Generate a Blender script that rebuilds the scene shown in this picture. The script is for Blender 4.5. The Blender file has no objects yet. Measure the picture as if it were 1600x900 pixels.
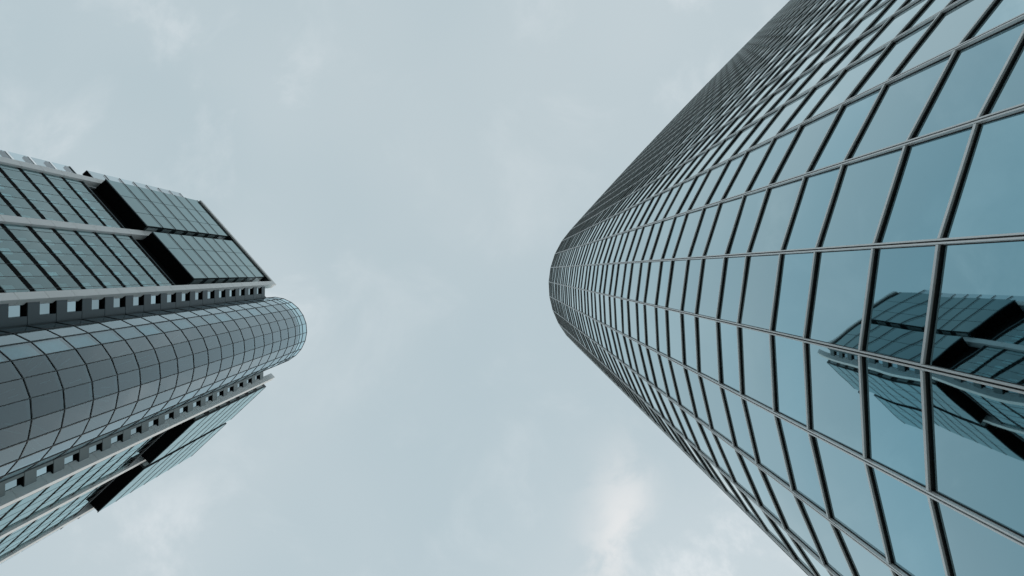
import bpy, bmesh, math, random
from mathutils import Vector
random.seed(7)
rad = math.radians
scene = bpy.context.scene
C = scene.collection

# ------------------------------------------------------------------ camera
F_PX = 1066.67                      # focal length in pixels of a 1600 px wide frame (24 mm on 36 mm)
CAM_Z = 1.6
cam_d = bpy.data.cameras.new('camera')
cam = bpy.data.objects.new('camera', cam_d)
C.objects.link(cam)
cam.location = (0, 0, CAM_Z)
cam.rotation_euler = (math.pi, 0, 0)          # straight up at the zenith
cam_d.sensor_width = 36
cam_d.lens = 24
cam_d.shift_x = 17.5 / 1600
cam_d.shift_y = -26.7 / 1600
cam_d.clip_start = 0.05
cam_d.clip_end = 8000
scene.camera = cam

# ------------------------------------------------------------------ sun and sky
SUN_EL = rad(30)
SUN_AZ = math.atan2(0.42, 0.91)               # clockwise from +Y
sdir = Vector((math.sin(SUN_AZ) * math.cos(SUN_EL), math.cos(SUN_AZ) * math.cos(SUN_EL), math.sin(SUN_EL)))
sun_d = bpy.data.lights.new('sun', 'SUN')
sun_d.energy = 0.7
sun_d.angle = rad(30)
sun_d.color = (1.0, 0.93, 0.86)
sun = bpy.data.objects.new('sun', sun_d)
C.objects.link(sun)
sun.rotation_euler = sdir.to_track_quat('Z', 'Y').to_euler()

world = bpy.data.worlds.new('World')
scene.world = world
world.use_nodes = True
wt = world.node_tree
wt.nodes.clear()


class NB:
    """tiny node builder"""
    def __init__(self, tree):
        self.t = tree

    def n(self, typ, **kw):
        nd = self.t.nodes.new(typ)
        for k, v in kw.items():
            if k.startswith('i_'):
                key = k[2:]
                key = int(key) if key.isdigit() else key
                if hasattr(v, 'is_output'):
                    self.t.links.new(v, nd.inputs[key])
                else:
                    nd.inputs[key].default_value = v
            else:
                setattr(nd, k, v)
        return nd

    def math(self, op, a, b=0.0, c=None, clamp=False):
        nd = self.t.nodes.new('ShaderNodeMath')
        nd.operation = op
        nd.use_clamp = clamp
        for i, v in enumerate((a, b) if c is None else (a, b, c)):
            if hasattr(v, 'is_output'):
                self.t.links.new(v, nd.inputs[i])
            else:
                nd.inputs[i].default_value = v
        return nd.outputs[0]

    def mix(self, fac, a, b):
        nd = self.t.nodes.new('ShaderNodeMix')
        nd.data_type = 'RGBA'
        for i, v in ((0, fac), (6, a), (7, b)):
            if hasattr(v, 'is_output'):
                self.t.links.new(v, nd.inputs[i])
            else:
                nd.inputs[i].default_value = v if i == 0 else (*v, 1) if len(v) == 3 else v
        return nd.outputs[2]

    def ramp(self, fac, stops):
        nd = self.t.nodes.new('ShaderNodeValToRGB')
        self.t.links.new(fac, nd.inputs[0])
        el = nd.color_ramp.elements
        while len(el) < len(stops):
            el.new(0.5)
        for e, (p, c) in zip(el, stops):
            e.position = p
            e.color = (c, c, c, 1) if not hasattr(c, '__len__') else (*c, 1)
        nd.color_ramp.interpolation = 'EASE'
        return nd.outputs[0]


W = NB(wt)
tc = W.n('ShaderNodeTexCoord')
sep = W.n('ShaderNodeSeparateXYZ', i_0=tc.outputs['Generated'])
zc = W.math('MAXIMUM', sep.outputs[2], 0.12)
px_ = W.math('DIVIDE', sep.outputs[0], zc)
py_ = W.math('DIVIDE', sep.outputs[1], zc)
comb = W.n('ShaderNodeCombineXYZ', i_0=px_, i_1=py_, i_2=0.0)
big = W.n('ShaderNodeTexNoise', i_Vector=comb.outputs[0], i_Scale=1.5, i_Detail=3.0, i_Roughness=0.5)
fine = W.n('ShaderNodeTexNoise', i_Vector=comb.outputs[0], i_Scale=5.0, i_Detail=7.0, i_Roughness=0.6, i_Distortion=0.35)
sky = W.n('ShaderNodeTexSky')
sky.sky_type = 'NISHITA'
sky.sun_disc = False
sky.sun_elevation = SUN_EL
sky.sun_rotation = SUN_AZ
sky.air_density = 1.3
sky.dust_density = 3.0
veil = W.mix(W.ramp(big.outputs[0], [(0.3, 0.0), (0.7, 1.0)]), (5.25, 6.4, 6.85), (5.95, 6.9, 7.25))
base = W.mix(0.85, sky.outputs[0], veil)
wisp = W.ramp(fine.outputs[0], [(0.47, 0.0), (0.72, 1.0)])
patch = None
# soft brighter wisps of cloud (direction on the cloud layer, radius, weight)
for (cx, cy, rx, ry, w) in ((0.13, 0.40, 0.14, 0.12, 0.5), (0.34, 0.42, 0.16, 0.10, 0.7), (0.15, -0.72, 0.30, 0.22, 0.6), (-0.34, -0.24, 0.09, 0.09, 0.55), (-0.36, -0.02, 0.08, 0.07, 0.7),
                            (0.24, -0.36, 0.16, 0.12, 0.55), (-0.5, 0.40, 0.14, 0.08, 0.6), (-0.67, -0.16, 0.14, 0.08, 0.55),
                            (0.42, 0.40, 0.22, 0.10, 0.9), (-0.30, 0.05, 0.06, 0.05, 0.55), (-0.5, -0.36, 0.12, 0.06, 0.4)):
    dx = W.math('DIVIDE', W.math('SUBTRACT', px_, cx), rx)
    dy = W.math('DIVIDE', W.math('SUBTRACT', py_, cy), ry)
    r2 = W.math('ADD', W.math('MULTIPLY', dx, dx), W.math('MULTIPLY', dy, dy))
    g = W.math('MULTIPLY', W.math('EXPONENT', W.math('MULTIPLY', r2, -1.0)), w)
    patch = g if patch is None else W.math('ADD', patch, g)
amt = W.math('ADD', W.math('MULTIPLY', patch, W.math('ADD', 0.16, W.math('MULTIPLY', wisp, 0.75))), W.math('MULTIPLY', wisp, 0.17), clamp=True)
# one taller, slightly warm streak of cloud near the bottom of the view
fine2 = W.n('ShaderNodeTexNoise', i_Vector=comb.outputs[0], i_Scale=9.0, i_Detail=6.0, i_Roughness=0.55, i_Distortion=0.6)
lean = W.math('SUBTRACT', W.math('SUBTRACT', px_, 0.165), W.math('MULTIPLY', W.math('SUBTRACT', fine2.outputs[0], 0.5), 0.10))
dx = W.math('DIVIDE', W.math('ADD', lean, W.math('MULTIPLY', W.math('SUBTRACT', py_, 0.36), 0.10)), 0.046)
dy = W.math('DIVIDE', W.math('SUBTRACT', py_, 0.38), 0.11)
st = W.math('EXPONENT', W.math('MULTIPLY', W.math('ADD', W.math('MULTIPLY', dx, dx), W.math('MULTIPLY', dy, dy)), -1.0))
st = W.math('MULTIPLY', st, W.ramp(fine2.outputs[0], [(0.38, 0.05), (0.64, 0.9)]))
base = W.mix(st, base, (8.0, 8.1, 8.15))
skycol = W.mix(amt, base, (7.6, 8.1, 8.4))
bg = W.n('ShaderNodeBackground', i_Color=skycol, i_Strength=0.1)
wo = W.n('ShaderNodeOutputWorld', i_Surface=bg.outputs[0])

scene.view_settings.view_transform = 'Standard'
scene.view_settings.look = 'None'
scene.view_settings.exposure = 0.0
scene.view_settings.gamma = 1.0
scene.view_settings.use_curve_mapping = False
scene.render.engine = 'CYCLES'
scene.cycles.max_bounces = 10
scene.cycles.transparent_max_bounces = 16


# ------------------------------------------------------------------ materials
def new_mat(name):
    m = bpy.data.materials.new(name)
    m.use_nodes = True
    m.node_tree.nodes.clear()
    return m, NB(m.node_tree)


def out(nb, sh):
    nb.n('ShaderNodeOutputMaterial', i_Surface=sh)


def paint(name, col, rough=0.5, var=0.08, scale=1.5, metallic=0.0, spec=0.4, streak=0.0):
    m, b = new_mat(name)
    t = b.n('ShaderNodeTexCoord')
    geo = b.n('ShaderNodeNewGeometry')
    oi = b.n('ShaderNodeObjectInfo')
    mp = b.n('ShaderNodeMapping', i_0=geo.outputs['Position'])
    mp.inputs['Scale'].default_value = (1, 1, 0.25 if streak else 1)
    no = b.n('ShaderNodeTexNoise', i_Vector=mp.outputs[0], i_Scale=scale, i_Detail=6.0, i_Roughness=0.6)
    f = b.math('ADD', b.math('MULTIPLY', b.math('SUBTRACT', no.outputs[0], 0.5), 2 * var),
               b.math('MULTIPLY', b.math('SUBTRACT', oi.outputs['Random'], 0.5), var))
    v = b.math('ADD', 1.0, f)
    c = b.n('ShaderNodeVectorMath', operation='SCALE')
    c.inputs[0].default_value = col
    b.t.links.new(v, c.inputs['Scale'])
    p = b.n('ShaderNodeBsdfPrincipled', i_Roughness=rough, i_Metallic=metallic)
    p.inputs['Specular IOR Level'].default_value = spec
    b.t.links.new(c.outputs[0], p.inputs['Base Color'])
    out(b, p.outputs[0])
    return m


def mirror_glass(name, col, rough=0.015, wave=0.006, wscale=0.5, var=0.08, power=2.3, edge=(0.97, 0.985, 1.0)):
    """coated, mirror-like facade glass: coloured at steep incidence, brighter towards grazing"""
    m, b = new_mat(name)
    geo = b.n('ShaderNodeNewGeometry')
    oi = b.n('ShaderNodeObjectInfo')
    at = b.n('ShaderNodeAttribute', attribute_name='pane_rand')
    r = b.math('FRACT', b.math('ADD', oi.outputs['Random'], at.outputs['Fac']))
    k = b.math('ADD', 1.0 - var, b.math('MULTIPLY', r, 2 * var))
    no0 = b.n('ShaderNodeTexNoise', i_Vector=geo.outputs['Position'], i_Scale=0.9, i_Detail=5.0, i_Roughness=0.6)
    k = b.math('MULTIPLY', k, b.math('ADD', 0.95, b.math('MULTIPLY', no0.outputs[0], 0.1)))
    c = b.n('ShaderNodeVectorMath', operation='SCALE')
    c.inputs[0].default_value = col
    b.t.links.new(k, c.inputs['Scale'])
    no = b.n('ShaderNodeTexNoise', i_Vector=geo.outputs['Position'], i_Scale=wscale, i_Detail=1.0)
    bu = b.n('ShaderNodeBump', i_Strength=1.0, i_Distance=wave, i_Height=no.outputs[0])
    lw = b.n('ShaderNodeLayerWeight', i_Blend=0.5, i_Normal=bu.outputs[0])
    fz = b.math('POWER', lw.outputs['Facing'], power)
    cc = b.mix(fz, (0, 0, 0), edge)
    b.t.links.new(c.outputs[0], cc.node.inputs[6])
    p = b.n('ShaderNodeBsdfGlossy', i_Roughness=rough, i_Color=cc, i_Normal=bu.outputs[0])
    out(b, p.outputs[0])
    return m


def clear_glass(name, f0, tint, refl=(0.95, 0.98, 1.0), wave=0.004, power=2.8):
    """tinted, partly reflecting glass one can look through"""
    m, b = new_mat(name)
    geo = b.n('ShaderNodeNewGeometry')
    oi = b.n('ShaderNodeObjectInfo')
    no = b.n('ShaderNodeTexNoise', i_Vector=geo.outputs['Position'], i_Scale=0.6, i_Detail=1.0)
    bu = b.n('ShaderNodeBump', i_Strength=1.0, i_Distance=wave, i_Height=no.outputs[0])
    lw = b.n('ShaderNodeLayerWeight', i_Blend=0.5, i_Normal=bu.outputs[0])
    f5 = b.math('POWER', lw.outputs['Facing'], power)
    f0v = b.math('ADD', f0 * 0.8, b.math('MULTIPLY', oi.outputs['Random'], f0 * 0.4))
    fac = b.math('ADD', f0v, b.math('MULTIPLY', f5, b.math('SUBTRACT', 1.0, f0v)), clamp=True)
    fac = b.math('MULTIPLY', fac, b.math('SUBTRACT', 1.0, geo.outputs['Backfacing']))   # only the coated outer face mirrors
    gl = b.n('ShaderNodeBsdfGlossy', i_Roughness=0.02, i_Normal=bu.outputs[0])
    gl.inputs['Color'].default_value = (*refl, 1)
    tr = b.n('ShaderNodeBsdfTransparent')
    kr = b.math('FRACT', b.math('MULTIPLY', oi.outputs['Random'], 7.31))
    tv = b.n('ShaderNodeVectorMath', operation='SCALE')
    tv.inputs[0].default_value = tint
    b.t.links.new(b.math('ADD', 0.72, b.math('MULTIPLY', kr, 0.28)), tv.inputs['Scale'])
    b.t.links.new(tv.outputs[0], tr.inputs['Color'])
    mx = b.n('ShaderNodeMixShader')
    b.t.links.new(fac, mx.inputs[0])
    b.t.links.new(tr.outputs[0], mx.inputs[1])
    b.t.links.new(gl.outputs[0], mx.inputs[2])
    out(b, mx.outputs[0])
    return m


M = {}
M['glass_tall'] = mirror_glass('glass_tall', (0.15, 0.345, 0.42), var=0.13, edge=(0.94, 1.0, 1.0))
M['glass_short'] = mirror_glass('glass_short', (0.10, 0.33, 0.425), var=0.13, edge=(0.94, 1.0, 1.0))
M['frame'] = paint('frame_aluminium', (0.74, 0.755, 0.75), rough=0.32, var=0.06, scale=3, metallic=0.3)
M['gasket'] = paint('gasket_black', (0.012, 0.014, 0.014), rough=0.6)
M['shell'] = paint('shell_dark', (0.02, 0.024, 0.026), rough=0.8)
M['cladding'] = paint('cladding_white', (0.78, 0.775, 0.765), rough=0.55, var=0.05, scale=1.2, streak=1)
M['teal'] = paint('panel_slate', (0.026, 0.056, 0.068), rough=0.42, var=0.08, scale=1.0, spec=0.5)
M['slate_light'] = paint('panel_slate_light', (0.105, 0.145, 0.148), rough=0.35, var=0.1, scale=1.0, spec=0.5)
M['cheek'] = paint('cheek_panel', (0.30, 0.37, 0.375), rough=0.3, var=0.15, scale=1.0, spec=0.5)
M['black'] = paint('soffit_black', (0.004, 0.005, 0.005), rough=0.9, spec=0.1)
M['dark'] = paint('frame_dark', (0.009, 0.019, 0.022), rough=0.5)
M['box_glass'] = mirror_glass('box_glass', (0.025, 0.075, 0.09), wave=0.004, var=0.2, power=2.9, edge=(0.84, 1.0, 1.0))
M['pocket_glass'] = mirror_glass('pocket_glass', (0.34, 0.44, 0.47), wave=0.002, var=0.3, power=3.0)
M['skin_glass'] = clear_glass('skin_glass', 0.09, (0.72, 0.88, 0.90), refl=(0.74, 0.95, 0.97), power=2.8)
M['wing_glass'] = clear_glass('wing_glass', 0.12, (0.80, 0.88, 0.90))
M['tube_glass'] = clear_glass('tube_glass', 0.085, (0.70, 0.87, 0.90), refl=(0.82, 0.95, 1.0))
M['inner'] = paint('inner_wall', (0.025, 0.052, 0.058), rough=0.6, var=0.15)
M['pale'] = paint('pale_panel', (0.92, 0.94, 0.94), rough=0.5, var=0.1)
M['ceiling'] = paint('ceiling_grey', (0.085, 0.118, 0.132), rough=0.8, var=0.4, scale=2.4)
M['core'] = paint('core_grey', (0.045, 0.062, 0.07), rough=0.7, var=0.35, scale=0.8)
M['streak_bar'] = paint('streak_bar_pale', (0.75, 0.78, 0.78), rough=0.5)
M['blind'] = paint('blind_fabric', (0.52, 0.58, 0.61), rough=0.9, var=0.2)
M['paving'] = paint('paving_granite', (0.26, 0.26, 0.25), rough=0.8, var=0.25, scale=0.8)


# ------------------------------------------------------------------ mesh helpers
class MB:
    def __init__(self):
        self.v, self.f, self.m, self.s = [], [], [], []

    def box(self, x0, x1, y0, y1, z0, z1, mi=0):
        o = len(self.v)
        self.v += [(x0, y0, z0), (x1, y0, z0), (x1, y1, z0), (x0, y1, z0), (x0, y0, z1), (x1, y0, z1), (x1, y1, z1), (x0, y1, z1)]
        for q in ((3, 2, 1, 0), (4, 5, 6, 7), (0, 1, 5, 4), (1, 2, 6, 5), (2, 3, 7, 6), (3, 0, 4, 7)):
            self.f.append(tuple(o + i for i in q)); self.m.append(mi)

    def obox(self, org, ux, uy, x0, x1, y0, y1, z0, z1, mi=0):
        o = len(self.v)
        for z in (z0, z1):
            for (x, y) in ((x0, y0), (x1, y0), (x1, y1), (x0, y1)):
                self.v.append((org[0] + ux[0] * x + uy[0] * y, org[1] + ux[1] * x + uy[1] * y, z))
        for q in ((3, 2, 1, 0), (4, 5, 6, 7), (0, 1, 5, 4), (1, 2, 6, 5), (2, 3, 7, 6), (3, 0, 4, 7)):
            self.f.append(tuple(o + i for i in q)); self.m.append(mi)

    def prism(self, poly, z0, z1, mi=0):
        o, n = len(self.v), len(poly)
        self.v += [(p[0], p[1], z0) for p in poly] + [(p[0], p[1], z1) for p in poly]
        for i in range(n):
            j = (i + 1) % n
            self.f.append((o + i, o + j, o + n + j, o + n + i)); self.m.append(mi)
        self.f.append(tuple(o + n + i for i in range(n))); self.m.append(mi)
        self.f.append(tuple(o + i for i in reversed(range(n)))); self.m.append(mi)

    def mesh(self, name, mats, smooth=False, recalc=True):
        me = bpy.data.meshes.new(name)
        me.from_pydata(self.v, [], self.f)
        for m in mats:
            me.materials.append(M[m])
        me.polygons.foreach_set('material_index', self.m)
        if smooth:
            me.polygons.foreach_set('use_smooth', [True] * len(me.polygons))
        if recalc:
            bm = bmesh.new(); bm.from_mesh(me)
            bmesh.ops.recalc_face_normals(bm, faces=bm.faces)
            bm.to_mesh(me); bm.free()
        me.update()
        return me


def link(name, me, parent=None, loc=(0, 0, 0), rz=0.0):
    o = bpy.data.objects.new(name, me)
    C.objects.link(o)
    o.location = loc
    o.rotation_euler = (0, 0, rz)
    if parent is not None:
        o.parent = parent
    return o


def thing(name, label, cat, loc):
    o = bpy.data.objects.new(name, None)
    C.objects.link(o)
    o.location = loc
    o['label'] = label
    o['category'] = cat
    return o


cache = {}


def box_mesh(w, d, h, mat):
    key = (round(w, 3), round(d, 3), round(h, 3), mat)
    if key not in cache:
        b = MB()
        b.box(-w / 2, w / 2, -d / 2, d / 2, -h / 2, h / 2)
        cache[key] = b.mesh('piece', [mat])
    return cache[key]


# ------------------------------------------------------------------ ground
g = MB()
g.v = [(-3000, -3000, 0), (3000, -3000, 0), (3000, 3000, 0), (-3000, 3000, 0)]
g.f = [(0, 1, 2, 3)]; g.m = [0]
go = link('ground', g.mesh('ground', ['paving'], recalc=False))
go['kind'] = 'structure'

# ================================================================== RIGHT TOWER
KR = 0.0768                      # metres per plan unit
HR = KR * F_PX                # roof height above the camera
S = 22.4043
TURN, HU, HD, H0, SLOW = 0.1794986, 0.728923, 0.810309, 0.129080, 0.00302988
up, dn = [Vector((75.5316, 17.1363))], [Vector((75.5316, 17.1363))]
N_UP, N_DN = 34, 24
for i in range(N_UP):
    h = H0 + TURN * i
    if h > HU:
        h = HU + SLOW * (i - (HU - H0) / TURN)
    up.append(up[-1] + S * Vector((math.sin(h), -math.cos(h))))
for i in range(1, N_DN + 1):
    h = H0 - TURN * i
    if h < -HD:
        h = -HD - SLOW * (i - (HD + H0) / TURN)
    dn.append(dn[-1] - S * Vector((math.sin(h), -math.cos(h))))
chain = [p * KR for p in (dn[::-1] + up[1:])]         # from the lower side round the nose to the upper side
NSEG = len(chain) - 1
PAIR, SHORT = 0.0445, 0.0199
levels = []
k = -3
while True:
    z = 0.1135 + PAIR * k
    if z > 1.0:
        break
    if z * HR + CAM_Z > 0.3:
        levels.append((z, 'short'))
    z2 = z + SHORT
    if z2 * HR + CAM_Z > 0.3 and z2 < 1.0:
        levels.append((z2, 'tall'))
    k += 1
zl = [(CAM_Z + z * HR, t) for z, t in levels]
ROOF_R = CAM_Z + HR

FS = KR / 0.1
right = thing('office_tower', 'curved mirror-glass tower with rounded nose reflecting the sky and the other tower', 'tower',
              (chain[N_DN].x + 15, chain[N_DN].y, 0))
ROFF = Vector(right.location)


def rlink(name, me, loc, rz=0.0):
    return link(name, me, right, Vector(loc) - ROFF, rz)


def seg_frame(i):
    a, b = chain[i], chain[i + 1]
    t = (b - a).normalized()
    n = Vector((t.y, -t.x))
    mid = (a + b) / 2
    if n.dot(Vector((40, 0)) - mid) > 0 and n.x > 0:
        n = -n
    if n.x > 0:
        n = -n
    return a, b, t, n, mid


# dark structural body behind the glass, and the roof
body = []
for i in range(NSEG + 1):
    n0 = seg_frame(max(0, i - 1))[3]
    n1 = seg_frame(min(NSEG - 1, i))[3]
    nn = (n0 + n1).normalized()
    body.append(chain[i] - nn * 0.14)
bm_ = MB()
bm_.prism([(p.x - ROFF.x, p.y - ROFF.y) for p in body], 0.0, ROOF_R - 0.5)
link('tower_body', bm_.mesh('tower_body', ['shell']), right)

# panes
W_PANE = S * KR - 0.10 * FS
GAP_B, GAP_T = 0.03, 0.085


def pane_mesh(w, h, mat, bulge):
    b = MB()
    nx, nz = 7, 7
    for j in range(nz):
        for i in range(nx):
            u, v = i / (nx - 1) * 2 - 1, j / (nz - 1) * 2 - 1
            b.v.append((u * w / 2, bulge * (1 - u * u) * (1 - v * v), v * h / 2))
    for j in range(nz - 1):
        for i in range(nx - 1):
            b.f.append((j * nx + i + 1, j * nx + i, (j + 1) * nx + i, (j + 1) * nx + i + 1)); b.m.append(0)
    return b.mesh('pane', [mat], smooth=True, recalc=False)


HT = (PAIR - SHORT) * HR
HS = SHORT * HR
variants = {t: [pane_mesh(W_PANE, hh - 0.06 * FS, mt, bl) for bl in (0.0024, -0.0016, 0.0036, -0.0026)]
            for t, hh, mt in (('tall', HT, 'glass_tall'), ('short', HS, 'glass_short'))}


def proj(x, y, z):
    s = F_PX / (z - CAM_Z)
    return 782.5 + x * s, 423.3 + y * s


cells = []
for i in range(NSEG):
    a, b, t, n, mid = seg_frame(i)

    vis = n.dot(-mid) > 0
    for j in range(len(zl)):
        z0 = zl[j][0]
        typ = zl[j][1]
        z1 = z0 + (HS if typ == 'short' else HT)
        if z1 > ROOF_R + 0.3:
            continue
        area = 0
        if vis and z0 > CAM_Z + 2:
            q = [proj(p.x, p.y, z) for p, z in ((a, z0), (b, z0), (b, z1), (a, z1))]
            # area of the part inside the frame, sampled
            full = abs(sum(q[m][0] * q[(m + 1) % 4][1] - q[(m + 1) % 4][0] * q[m][1] for m in range(4))) / 2
            ins = 0
            for u in range(6):
                for v in range(6):
                    fu, fv = (u + .5) / 6, (v + .5) / 6
                    pp = a.lerp(b, fu); zz = z0 + (z1 - z0) * fv
                    X, Y = proj(pp.x, pp.y, zz)
                    ins += 0 <= X <= 1600 and 0 <= Y <= 900
            area = full * ins / 36
        cells.append((area, i, j, z0, z1, typ))
cells.sort(key=lambda c: -c[0])
near, rest = cells[:300], cells[300:]
for (area, i, j, z0, z1, typ) in near:
    a, b, t, n, mid = seg_frame(i)
    rz = math.atan2(n.y, n.x) - math.pi / 2
    o = rlink('glass_pane', random.choice(variants[typ]), (mid.x, mid.y, (z0 + z1) / 2), rz)
    o.rotation_euler = (random.gauss(0, 0.0026), 0, rz + random.gauss(0, 0.0032))
fb = MB()
rnd = []
for (area, i, j, z0, z1, typ) in rest:
    a, b, t, n, mid = seg_frame(i)
    o_ = len(fb.v)
    r_ = random.random()
    tz, tx = random.gauss(0, 0.003), random.gauss(0, 0.003)
    for (u, z) in ((-1, z0 + .02), (1, z0 + .02), (1, z1 - .02), (-1, z1 - .02)):
        p = mid + t * (u * W_PANE / 2) + n * (tx * u + (tz if z > z0 + 1 else -tz))
        fb.v.append((p.x - ROFF.x, p.y - ROFF.y, z)); rnd.append(r_)
    fb.f.append((o_, o_ + 1, o_ + 2, o_ + 3)); fb.m.append(0 if typ == 'tall' else 1)
me = fb.mesh('upper_panes', ['glass_tall', 'glass_short'], recalc=False)
at = me.attributes.new('pane_rand', 'FLOAT', 'POINT')
at.data.foreach_set('value', rnd)
uo = link('glass_panes', me, right)
uo['kind'] = 'stuff'

# mullions: two light frame halves with a dark joint, one per line, full height
mm = MB()
HM = ROOF_R + 0.25
for sg in (-1, 1):
    for (a_, b_, y_, hh_, mi_) in ((0.016, 0.050, 0.083, HM, 0), (0.051, 0.063, 0.014, HM - 0.05, 1)):
        lo_, hi_ = sorted((sg * a_ * FS, sg * b_ * FS))
        mm.box(lo_, hi_, -0.12, y_ * FS, 0, hh_, mi_)
mm.box(-0.016 * FS, 0.016 * FS, -0.11, 0.045 * FS, 0, HM - 0.05, 1)
mull = mm.mesh('mullion', ['frame', 'gasket'])
nd_ = []
for i in range(NSEG + 1):
    n = (seg_frame(max(0, i - 1))[3] + seg_frame(min(NSEG - 1, i))[3]).normalized()
    nd_.append(n)
    p = chain[i]
    rlink('mullion', mull, (p.x, p.y, 0), math.atan2(n.y, n.x) - math.pi / 2)

# transoms: one continuous member per level, dark gasket under it
for (z, typ) in zl + [(ROOF_R - 0.02, 'top')]:
    tb = MB()
    for i in range(NSEG):
        a, b, t, n, mid = seg_frame(i)
        L = S * KR / 2
        org = (mid.x - ROFF.x, mid.y - ROFF.y)
        hgt = 0.26 if typ == 'top' else 0.075 * FS
        x0, x1 = -L + 0.05 * FS, L - 0.05 * FS
        tb.obox(org, t, n, x0, x1, -0.10, 0.078 * FS, z, z + hgt, 0)
        tb.obox(org, t, n, x0, x1, -0.10, 0.034 * FS, z - 0.016, z - 0.001, 1)
        tb.obox(org, t, n, x0, x1, -0.10, 0.014 * FS, z + hgt + 0.001, z + hgt + 0.012, 1)
    link('transom', tb.mesh('transom', ['frame', 'gasket']), right)

# ================================================================== LEFT TOWER
HL = 95.0
KL = HL / F_PX
FL = 0.0313                     # storey height as a fraction of HL


def zz(h):
    return CAM_Z + h * HL


class Fr:
    """a facade frame: outward normal n, along-facade direction e (towards the round corner)"""
    def __init__(self, ang, side):
        self.n = Vector((math.cos(ang), math.sin(ang)))
        self.e = Vector((-self.n.y, self.n.x)) * side
        self.rz = ang - math.pi / 2

    def p(self, s, d):
        return (self.n * d + self.e * s) * KL


f1 = Fr(math.atan2(-0.664, 0.748), 1)
f2 = Fr(rad(47.0), -1)
fc = Fr(rad(1.07), 1)
TC = Vector((-355.5, 93.2)) * KL
TR = 52.5 * KL

left = thing('office_tower', 'dark glass tower with white vertical beams and a round glass tube at its corner', 'tower', (TC.x, TC.y, 0))
LOFF = Vector(left.location)


def put(name, fr, s0, s1, d, dep, h0, h1, mat, parent=None, inset=0.0, z_abs=False):
    """box from s0..s1 along the facade, front face at d (plan units), dep metres deep, heights as fractions"""
    w = abs(s1 - s0) * KL - inset
    za, zb = (h0, h1) if z_abs else (zz(h0), zz(h1))
    hgt = zb - za - inset
    c = fr.p((s0 + s1) / 2, d) - fr.n * dep / 2
    o = link(name, box_mesh(w, dep, hgt, mat), parent or left, Vector((c.x, c.y, (za + zb) / 2)) - (LOFF if parent is None else LOFF), fr.rz)
    return o


def merge(name, specs, mats, kind=None, parent=None):
    """several boxes of one part in one mesh; specs: (fr, s0, s1, d, dep_m, h0, h1, mat_index)"""
    b = MB()
    for (fr, s0, s1, d, dep, h0, h1, mi) in specs:
        c = fr.p((s0 + s1) / 2, d)
        b.obox((c.x - LOFF.x, c.y - LOFF.y), fr.e, fr.n, -abs(s1 - s0) * KL / 2, abs(s1 - s0) * KL / 2, -dep, 0, zz(h0), zz(h1), mi)
    o = link(name, b.mesh(name, mats), parent or left)
    if kind:
        o['kind'] = kind
    return o


H_VIS = 0.40
# ---- body
A_in, D_in = -300.0, -138.0


def inter(fa, da, fb, db):
    # intersection of lines n_a.p = da and n_b.p = db
    a, b = fa.n, fb.n
    det = a.x * b.y - a.y * b.x
    return Vector(((da * b.y - db * a.y) / det, (a.x * db - b.x * da) / det)) * KL


chd = -353.8 - 5.2
pC = inter(f1, A_in, fc, chd)
pD = inter(f2, D_in, fc, chd)
pA = f1.p(-401, A_in)
pA2 = f2.p(-372.1 - 183.5, D_in)
pB = pA + (pA2 - inter(f1, A_in, f2, D_in))
poly = [(q.x - LOFF.x, q.y - LOFF.y) for q in (pA, pC, pD, pA2, pB)]
bb = MB()
bb.prism(poly, 0, zz(0.995))
link('tower_body', bb.mesh('tower_body', ['inner']), left)


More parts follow.
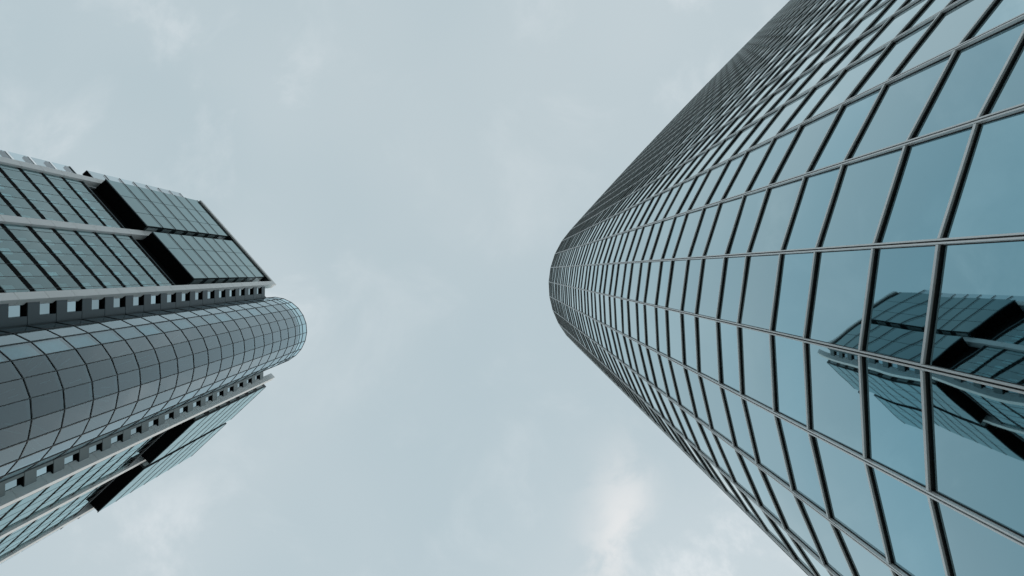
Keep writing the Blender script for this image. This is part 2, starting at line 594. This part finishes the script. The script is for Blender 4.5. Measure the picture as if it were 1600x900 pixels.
def facade(fr, end, dbox, dbeam_c, mirror_name):
    """end = along-facade coordinate of the corner beam's outer edge; the rest is measured back from it"""
    dmid, dskin, dinner = dbox - 7.9, dbox - 10.4, dbox - 18.6
    s = lambda v: end + v
    # --- corner beam and the two middle beams, clad in one panel per storey
    for (a, b, d, top, dep) in ((-7.5, 0.0, dbeam_c, 1.0, 0.80), (-103.5, -94.9, dmid, 0.797, 0.72), (-187.0, -178.4, dmid, 0.797, 0.72)):
        core = put('vertical_beam', fr, s(a + 0.5), s(b - 0.5), d - 0.5, dep - 0.1, 0.0 - CAM_Z / HL, top - 0.001, 'cladding')
        h = top
        while h > H_VIS:
            h0 = h - FL
            p = put('cladding_panel', fr, s(a), s(b), d, dep - 0.03, h0, h, 'cladding', inset=0.045)
            p.parent = core
            p.location = Vector(p.location) - Vector(core.location)
            # child of a rotated core: express in the core's frame
            c, sn = math.cos(-fr.rz), math.sin(-fr.rz)
            x, y = p.location.x, p.location.y
            p.location.x, p.location.y = c * x - sn * y, sn * x + c * y
            p.rotation_euler = (0, 0, 0)
            h = h0
    # --- outer glass skin, module 13.4, one storey high, dark slots between the storeys
    edges = []
    for (a, b) in ((-178.4, -103.5), (-94.9, -7.5)):
        m = 13.4
        off = 6.3
        e_ = [a]
        q = a + off
        while q < b - 3:
            e_.append(q); q += m
        e_.append(b)
        edges += list(zip(e_[:-1], e_[1:]))
    wing_edges = [(-201.5, -187.2)]
    low = []
    lev = []
    h = 0.735
    while h > 0:
        lev.append((max(h - FL, 0.001), h)); h -= FL
    for (h0, h1) in lev:
        g0, g1 = h0 + 0.0002, h1 - 0.0064
        vis = h0 > H_VIS
        for (a, b) in edges:
            if vis:
                put('skin_pane', fr, s(a + 0.25), s(b - 0.25), dskin, 0.03, g0, g1, 'skin_glass')
            else:
                low.append((fr, s(a + 0.25), s(b - 0.25), dskin, 0.03, g0, g1, 0))
        for (a, b) in wing_edges:
            if vis:
                put('wing_pane', fr, s(a), s(b), dskin, 0.03, h0 + 0.003, h1 - 0.003, 'wing_glass')
                put('wing_bracket', fr, s(a), s(b), dskin - 0.4, 0.30, h1 - 0.0024, h1 - 0.0004, 'dark')
                put('wing_bracket', fr, s(a), s(b), dskin - 0.4, 0.30, h1 - 0.0062, h1 - 0.0046, 'dark')
        # black strip in the open slot between storeys, its shade put into the colour
        if vis:
            put('floor_slot', fr, s(-187), s(-7.0), dskin - 0.3, 0.10, g1 + 0.0001, h1 - 0.0001, 'black')
            # pale panels standing in for the bright patches behind the skin
            for (a, b) in edges:
                w = b - a
                if w > 9:
                    put('pale_patch', fr, s(a + 4.6), s(a + 4.6 + 6.4), dinner + 3.2, 0.12, h0 + 0.0095, h0 + 0.0205, 'pale')
        else:
            low.append((fr, s(-187), s(-7.0), dskin - 0.9, 0.55, g1 + 0.0001, h1 - 0.0001, 1))
    merge('lower_skin', low, ['skin_glass', 'dark'], 'stuff')
    # mullions of the skin
    for (a, b) in edges[:-1]:
        if abs(b + 103.5) < 1e-6:
            continue
        put('skin_mullion', fr, s(b - 0.17), s(b + 0.17), dskin + 0.12, 0.08, 0.0, 0.7345, 'dark')
    put('skin_cap', fr, s(-201.5), s(-7.6), dskin + 0.2, 0.12, 0.7351, 0.7368, 'teal')
    # inner facade behind the skin
    put('inner_facade', fr, s(-187), s(-8), dinner, 0.05, 0.0, 0.734, 'inner')
    # --- black open storey and soffit under the upper volumes
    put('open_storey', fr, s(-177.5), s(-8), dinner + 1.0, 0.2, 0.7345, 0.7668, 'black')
    # --- two projecting upper volumes
    for (a, b) in ((-178.5, -103.8), (-94.3, -19.5)):
        vol = put('upper_volume', fr, s(a + 0.4), s(b - 0.4), dbox - 0.8, 1.75, 0.7672, 0.999, 'dark')
        put('soffit', fr, s(a), s(b), dbox - 0.2, 1.80, 0.7662, 0.7670, 'black')
        mw = 26.8
        ed = [a]
        q = a + 26.0
        while q < b - 4:
            ed.append(q); q += mw
        ed.append(b)
        fl = [0.7672] + [0.7725 + FL * i for i in range(1, 8)]
        fl[-1] = 0.9985
        for i in range(len(fl) - 1):
            h0, h1 = fl[i], fl[i + 1]
            for (u, v) in zip(ed[:-1], ed[1:]):
                put('box_pane', fr, s(u + 0.3), s(v - 0.3), dbox, 0.04, h0 + 0.0002, h1 - 0.0062, 'box_glass')
                put('vent_strip', fr, s(u + 0.3), s(v - 0.3), dbox, 0.04, h1 - 0.0052, h1 - 0.0030, 'box_glass')
            # side towards the corner: cheek panes painted pale in place of glass, dark floor edge
            cx = fr.p(s(b), dbox - 1.2) - fr.n * 0.32
            for dd in (0, 1):
                c2 = cx - fr.n * 0.42 * dd
                o = link('cheek_pane', box_mesh(0.03, 0.36, (h1 - h0) * HL * 0.62, 'cheek'), left,
                         Vector((c2.x, c2.y, zz(h0 + (h1 - h0) * 0.42))) - LOFF, fr.rz)
            put('floor_shelf', fr, s(a), s(b), dbox + 0.2, 0.08, h1 - 0.0026, h1 - 0.0008, 'dark')
        put('edge_trim', fr, s(a), s(b), dbox + 0.3, 0.10, 0.7650, 0.7661, 'teal')
    # glass wing past the outer beam, in the plane of the lower skin
    put('wing_soffit', fr, s(-202.0), s(-186), dskin, 0.62, 0.7664, 0.7672, 'black')
    h = 0.7674
    i = 1
    while h < 0.985:
        h1 = min(0.7725 + FL * i, 1.0)
        put('wing_pane', fr, s(-202.0), s(-186), dskin, 0.03, h + 0.001, h1 - 0.0042, 'wing_glass')
        put('wing_bracket', fr, s(-202.0), s(-186), dskin - 0.1, 0.22, h1 - 0.0030, h1 - 0.0012, 'dark')
        h = h1; i += 1
    # dark recess behind the middle beam line, between the volumes
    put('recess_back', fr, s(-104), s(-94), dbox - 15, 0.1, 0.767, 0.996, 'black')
    # roof coping
    if mirror_name == 2:
        return
    put('roof_coping', fr, s(-177), s(-0.5), dbox + 2.6, 0.20, 0.9998, 1.0055, 'cladding')
    put('coping_soffit', fr, s(-177), s(-8), dbox + 0.3, 1.0, 0.9991, 1.0030, 'dark')


facade(f1, -217.5, -280.6, -276.9, 1)
facade(f2, -371.0, -117.5, -119.2, 2)

# ---- chamfered corner wall with a deep window pocket per storey on both sides of the tube
SC = 99.8
for sgn in (-1, 1):
    a0, a1, a2 = (69.6, 59.2, 50.5) if sgn < 0 else (70.6, 60.2, 50.5)
    rng_full = sorted((SC + sgn * a0, SC + sgn * a2))
    rng_open = sorted((SC + sgn * a0, SC + sgn * a1))
    rng_solid = sorted((SC + sgn * a1, SC + sgn * a2))
    dW = -353.8
    pm = 'teal' if sgn < 0 else 'slate_light'  # second side's panels coloured paler, to match its brighter look
    low = []
    h = 0.9487
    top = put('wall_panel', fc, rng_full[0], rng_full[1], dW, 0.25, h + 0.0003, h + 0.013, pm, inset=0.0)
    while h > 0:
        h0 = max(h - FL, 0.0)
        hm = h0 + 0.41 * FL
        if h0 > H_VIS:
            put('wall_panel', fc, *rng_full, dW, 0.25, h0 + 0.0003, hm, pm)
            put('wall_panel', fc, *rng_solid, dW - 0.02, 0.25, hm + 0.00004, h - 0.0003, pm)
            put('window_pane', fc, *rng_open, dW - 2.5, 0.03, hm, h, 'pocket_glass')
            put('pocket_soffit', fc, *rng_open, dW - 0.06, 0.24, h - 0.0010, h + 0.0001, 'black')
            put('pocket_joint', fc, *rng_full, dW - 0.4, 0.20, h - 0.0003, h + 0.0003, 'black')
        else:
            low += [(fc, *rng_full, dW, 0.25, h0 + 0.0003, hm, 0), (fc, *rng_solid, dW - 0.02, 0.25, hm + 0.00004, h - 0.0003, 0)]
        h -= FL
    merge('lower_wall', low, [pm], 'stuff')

# ---- round glass tube at the corner
AX = rad(1.07 + 2.0)
NF = 24
rings = [0.9459 - FL * i for i in range(0, 31)][::-1] + [0.9659, 0.9805, 1.0]
rings = [r for r in rings if r > 0.0]
angs = [AX + rad(15) * i for i in range(-7, 8)]

slabs = MB()
for r in rings[:-2]:
    pts = [(TR * 0.965 * math.cos(a), TR * 0.965 * math.sin(a)) for a in [AX + rad(15) * i for i in range(-7, 8)]]
    slabs.prism(pts, zz(r) - 0.16, zz(r) + 0.12, 0)
slabs_o = link('floor_slabs', slabs.mesh('floor_slabs', ['ceiling']), left)
slabs_o['kind'] = 'stuff'
for r in rings[:-3]:
    if r < H_VIS:
        continue
    lb = MB()  # unlit pale bars, added to imitate bright streaks inside the tube
    for i in range(-6, 6):
        am = AX + rad(15) * (i + 0.5)
        ta, na = (-math.sin(am), math.cos(am)), (math.cos(am), math.sin(am))
        for q in (-0.5, 0.45):
            if random.random() < 0.55:
                q += random.uniform(-0.2, 0.2)
                r0, r1 = TR * random.uniform(0.62, 0.78), TR * random.uniform(0.84, 0.93)
                w_ = r0 * math.tan(rad(7.5)) * q
                lb.obox((0, 0), ta, na, w_ - 0.03, w_ + 0.03, r0, r1, zz(r) - 0.22, zz(r) - 0.165, 0)
    lo_ = link('ceiling_streak_bars', lb.mesh('ceiling_streak_bars', ['streak_bar']), left)
    lo_['kind'] = 'stuff'
cr = MB()
pts = [(TR * 0.52 * math.cos(a), TR * 0.52 * math.sin(a)) for a in [AX + rad(15) * i for i in range(-6, 7)]]
cr.prism(pts, 0, zz(rings[-4]) + 0.2)
link('stair_core', cr.mesh('stair_core', ['core']), left)
chord = 2 * TR * math.sin(rad(7.5))
apo = TR * math.cos(rad(7.5))
low = MB()
for j in range(len(rings) - 1):
    h0, h1 = rings[j], rings[j + 1]
    for i in range(len(angs) - 1):
        am = (angs[i] + angs[i + 1]) / 2
        c = Vector((math.cos(am), math.sin(am))) * (apo - 0.02)
        if h0 > H_VIS - 0.03:
            o = link('tube_pane', box_mesh(chord - 0.03, 0.03, (h1 - h0) * HL - 0.05, 'tube_glass'), left,
                     (c.x, c.y, zz((h0 + h1) / 2)), am - math.pi / 2)
            o.rotation_euler = (random.gauss(0, .0015), 0, am - math.pi / 2 + random.gauss(0, .002))
            row = i - 7
            full = row in (3, 4, 5, 6) or row == -4  # whole facets backed by pale blinds to make them brighter
            if h1 < 0.92 and (full or random.random() < 0.025):
                c3 = Vector((math.cos(am), math.sin(am))) * (apo - 0.14)
                bh = (h1 - h0) * HL * (0.9 if full else random.choice((0.3, 0.5, 0.8)))
                link('roller_blind', box_mesh(chord * 0.95, 0.02, bh, 'blind'), left, (c3.x, c3.y, zz(h1) - 0.2 - bh / 2), am - math.pi / 2)
        else:
            t_ = Vector((-math.sin(am), math.cos(am)))
            low.obox((c.x, c.y), t_, Vector((math.cos(am), math.sin(am))), -chord / 2, chord / 2, -0.015, 0.015, zz(h0), zz(h1), 0)
lo = link('lower_tube_panes', low.mesh('lower_tube_panes', ['tube_glass']), left)
lo['kind'] = 'stuff'
for r in rings:
    rb = MB()
    for i in range(len(angs) - 1):
        am = (angs[i] + angs[i + 1]) / 2
        c = (apo * math.cos(am), apo * math.sin(am))
        rb.obox(c, (-math.sin(am), math.cos(am)), (math.cos(am), math.sin(am)), -chord / 2, chord / 2, -0.06, 0.03, zz(r) - 0.035, zz(r) + 0.035, 0)
    link('tube_ring', rb.mesh('tube_ring', ['dark']), left)
vm = MB()
vm.box(-0.03, 0.03, -0.08, 0.035, 0, zz(1.0))
vmm = vm.mesh('tube_mullion', ['dark'])
for a in angs:
    link('tube_mullion', vmm, left, (TR * math.cos(a), TR * math.sin(a), 0), a - math.pi / 2)
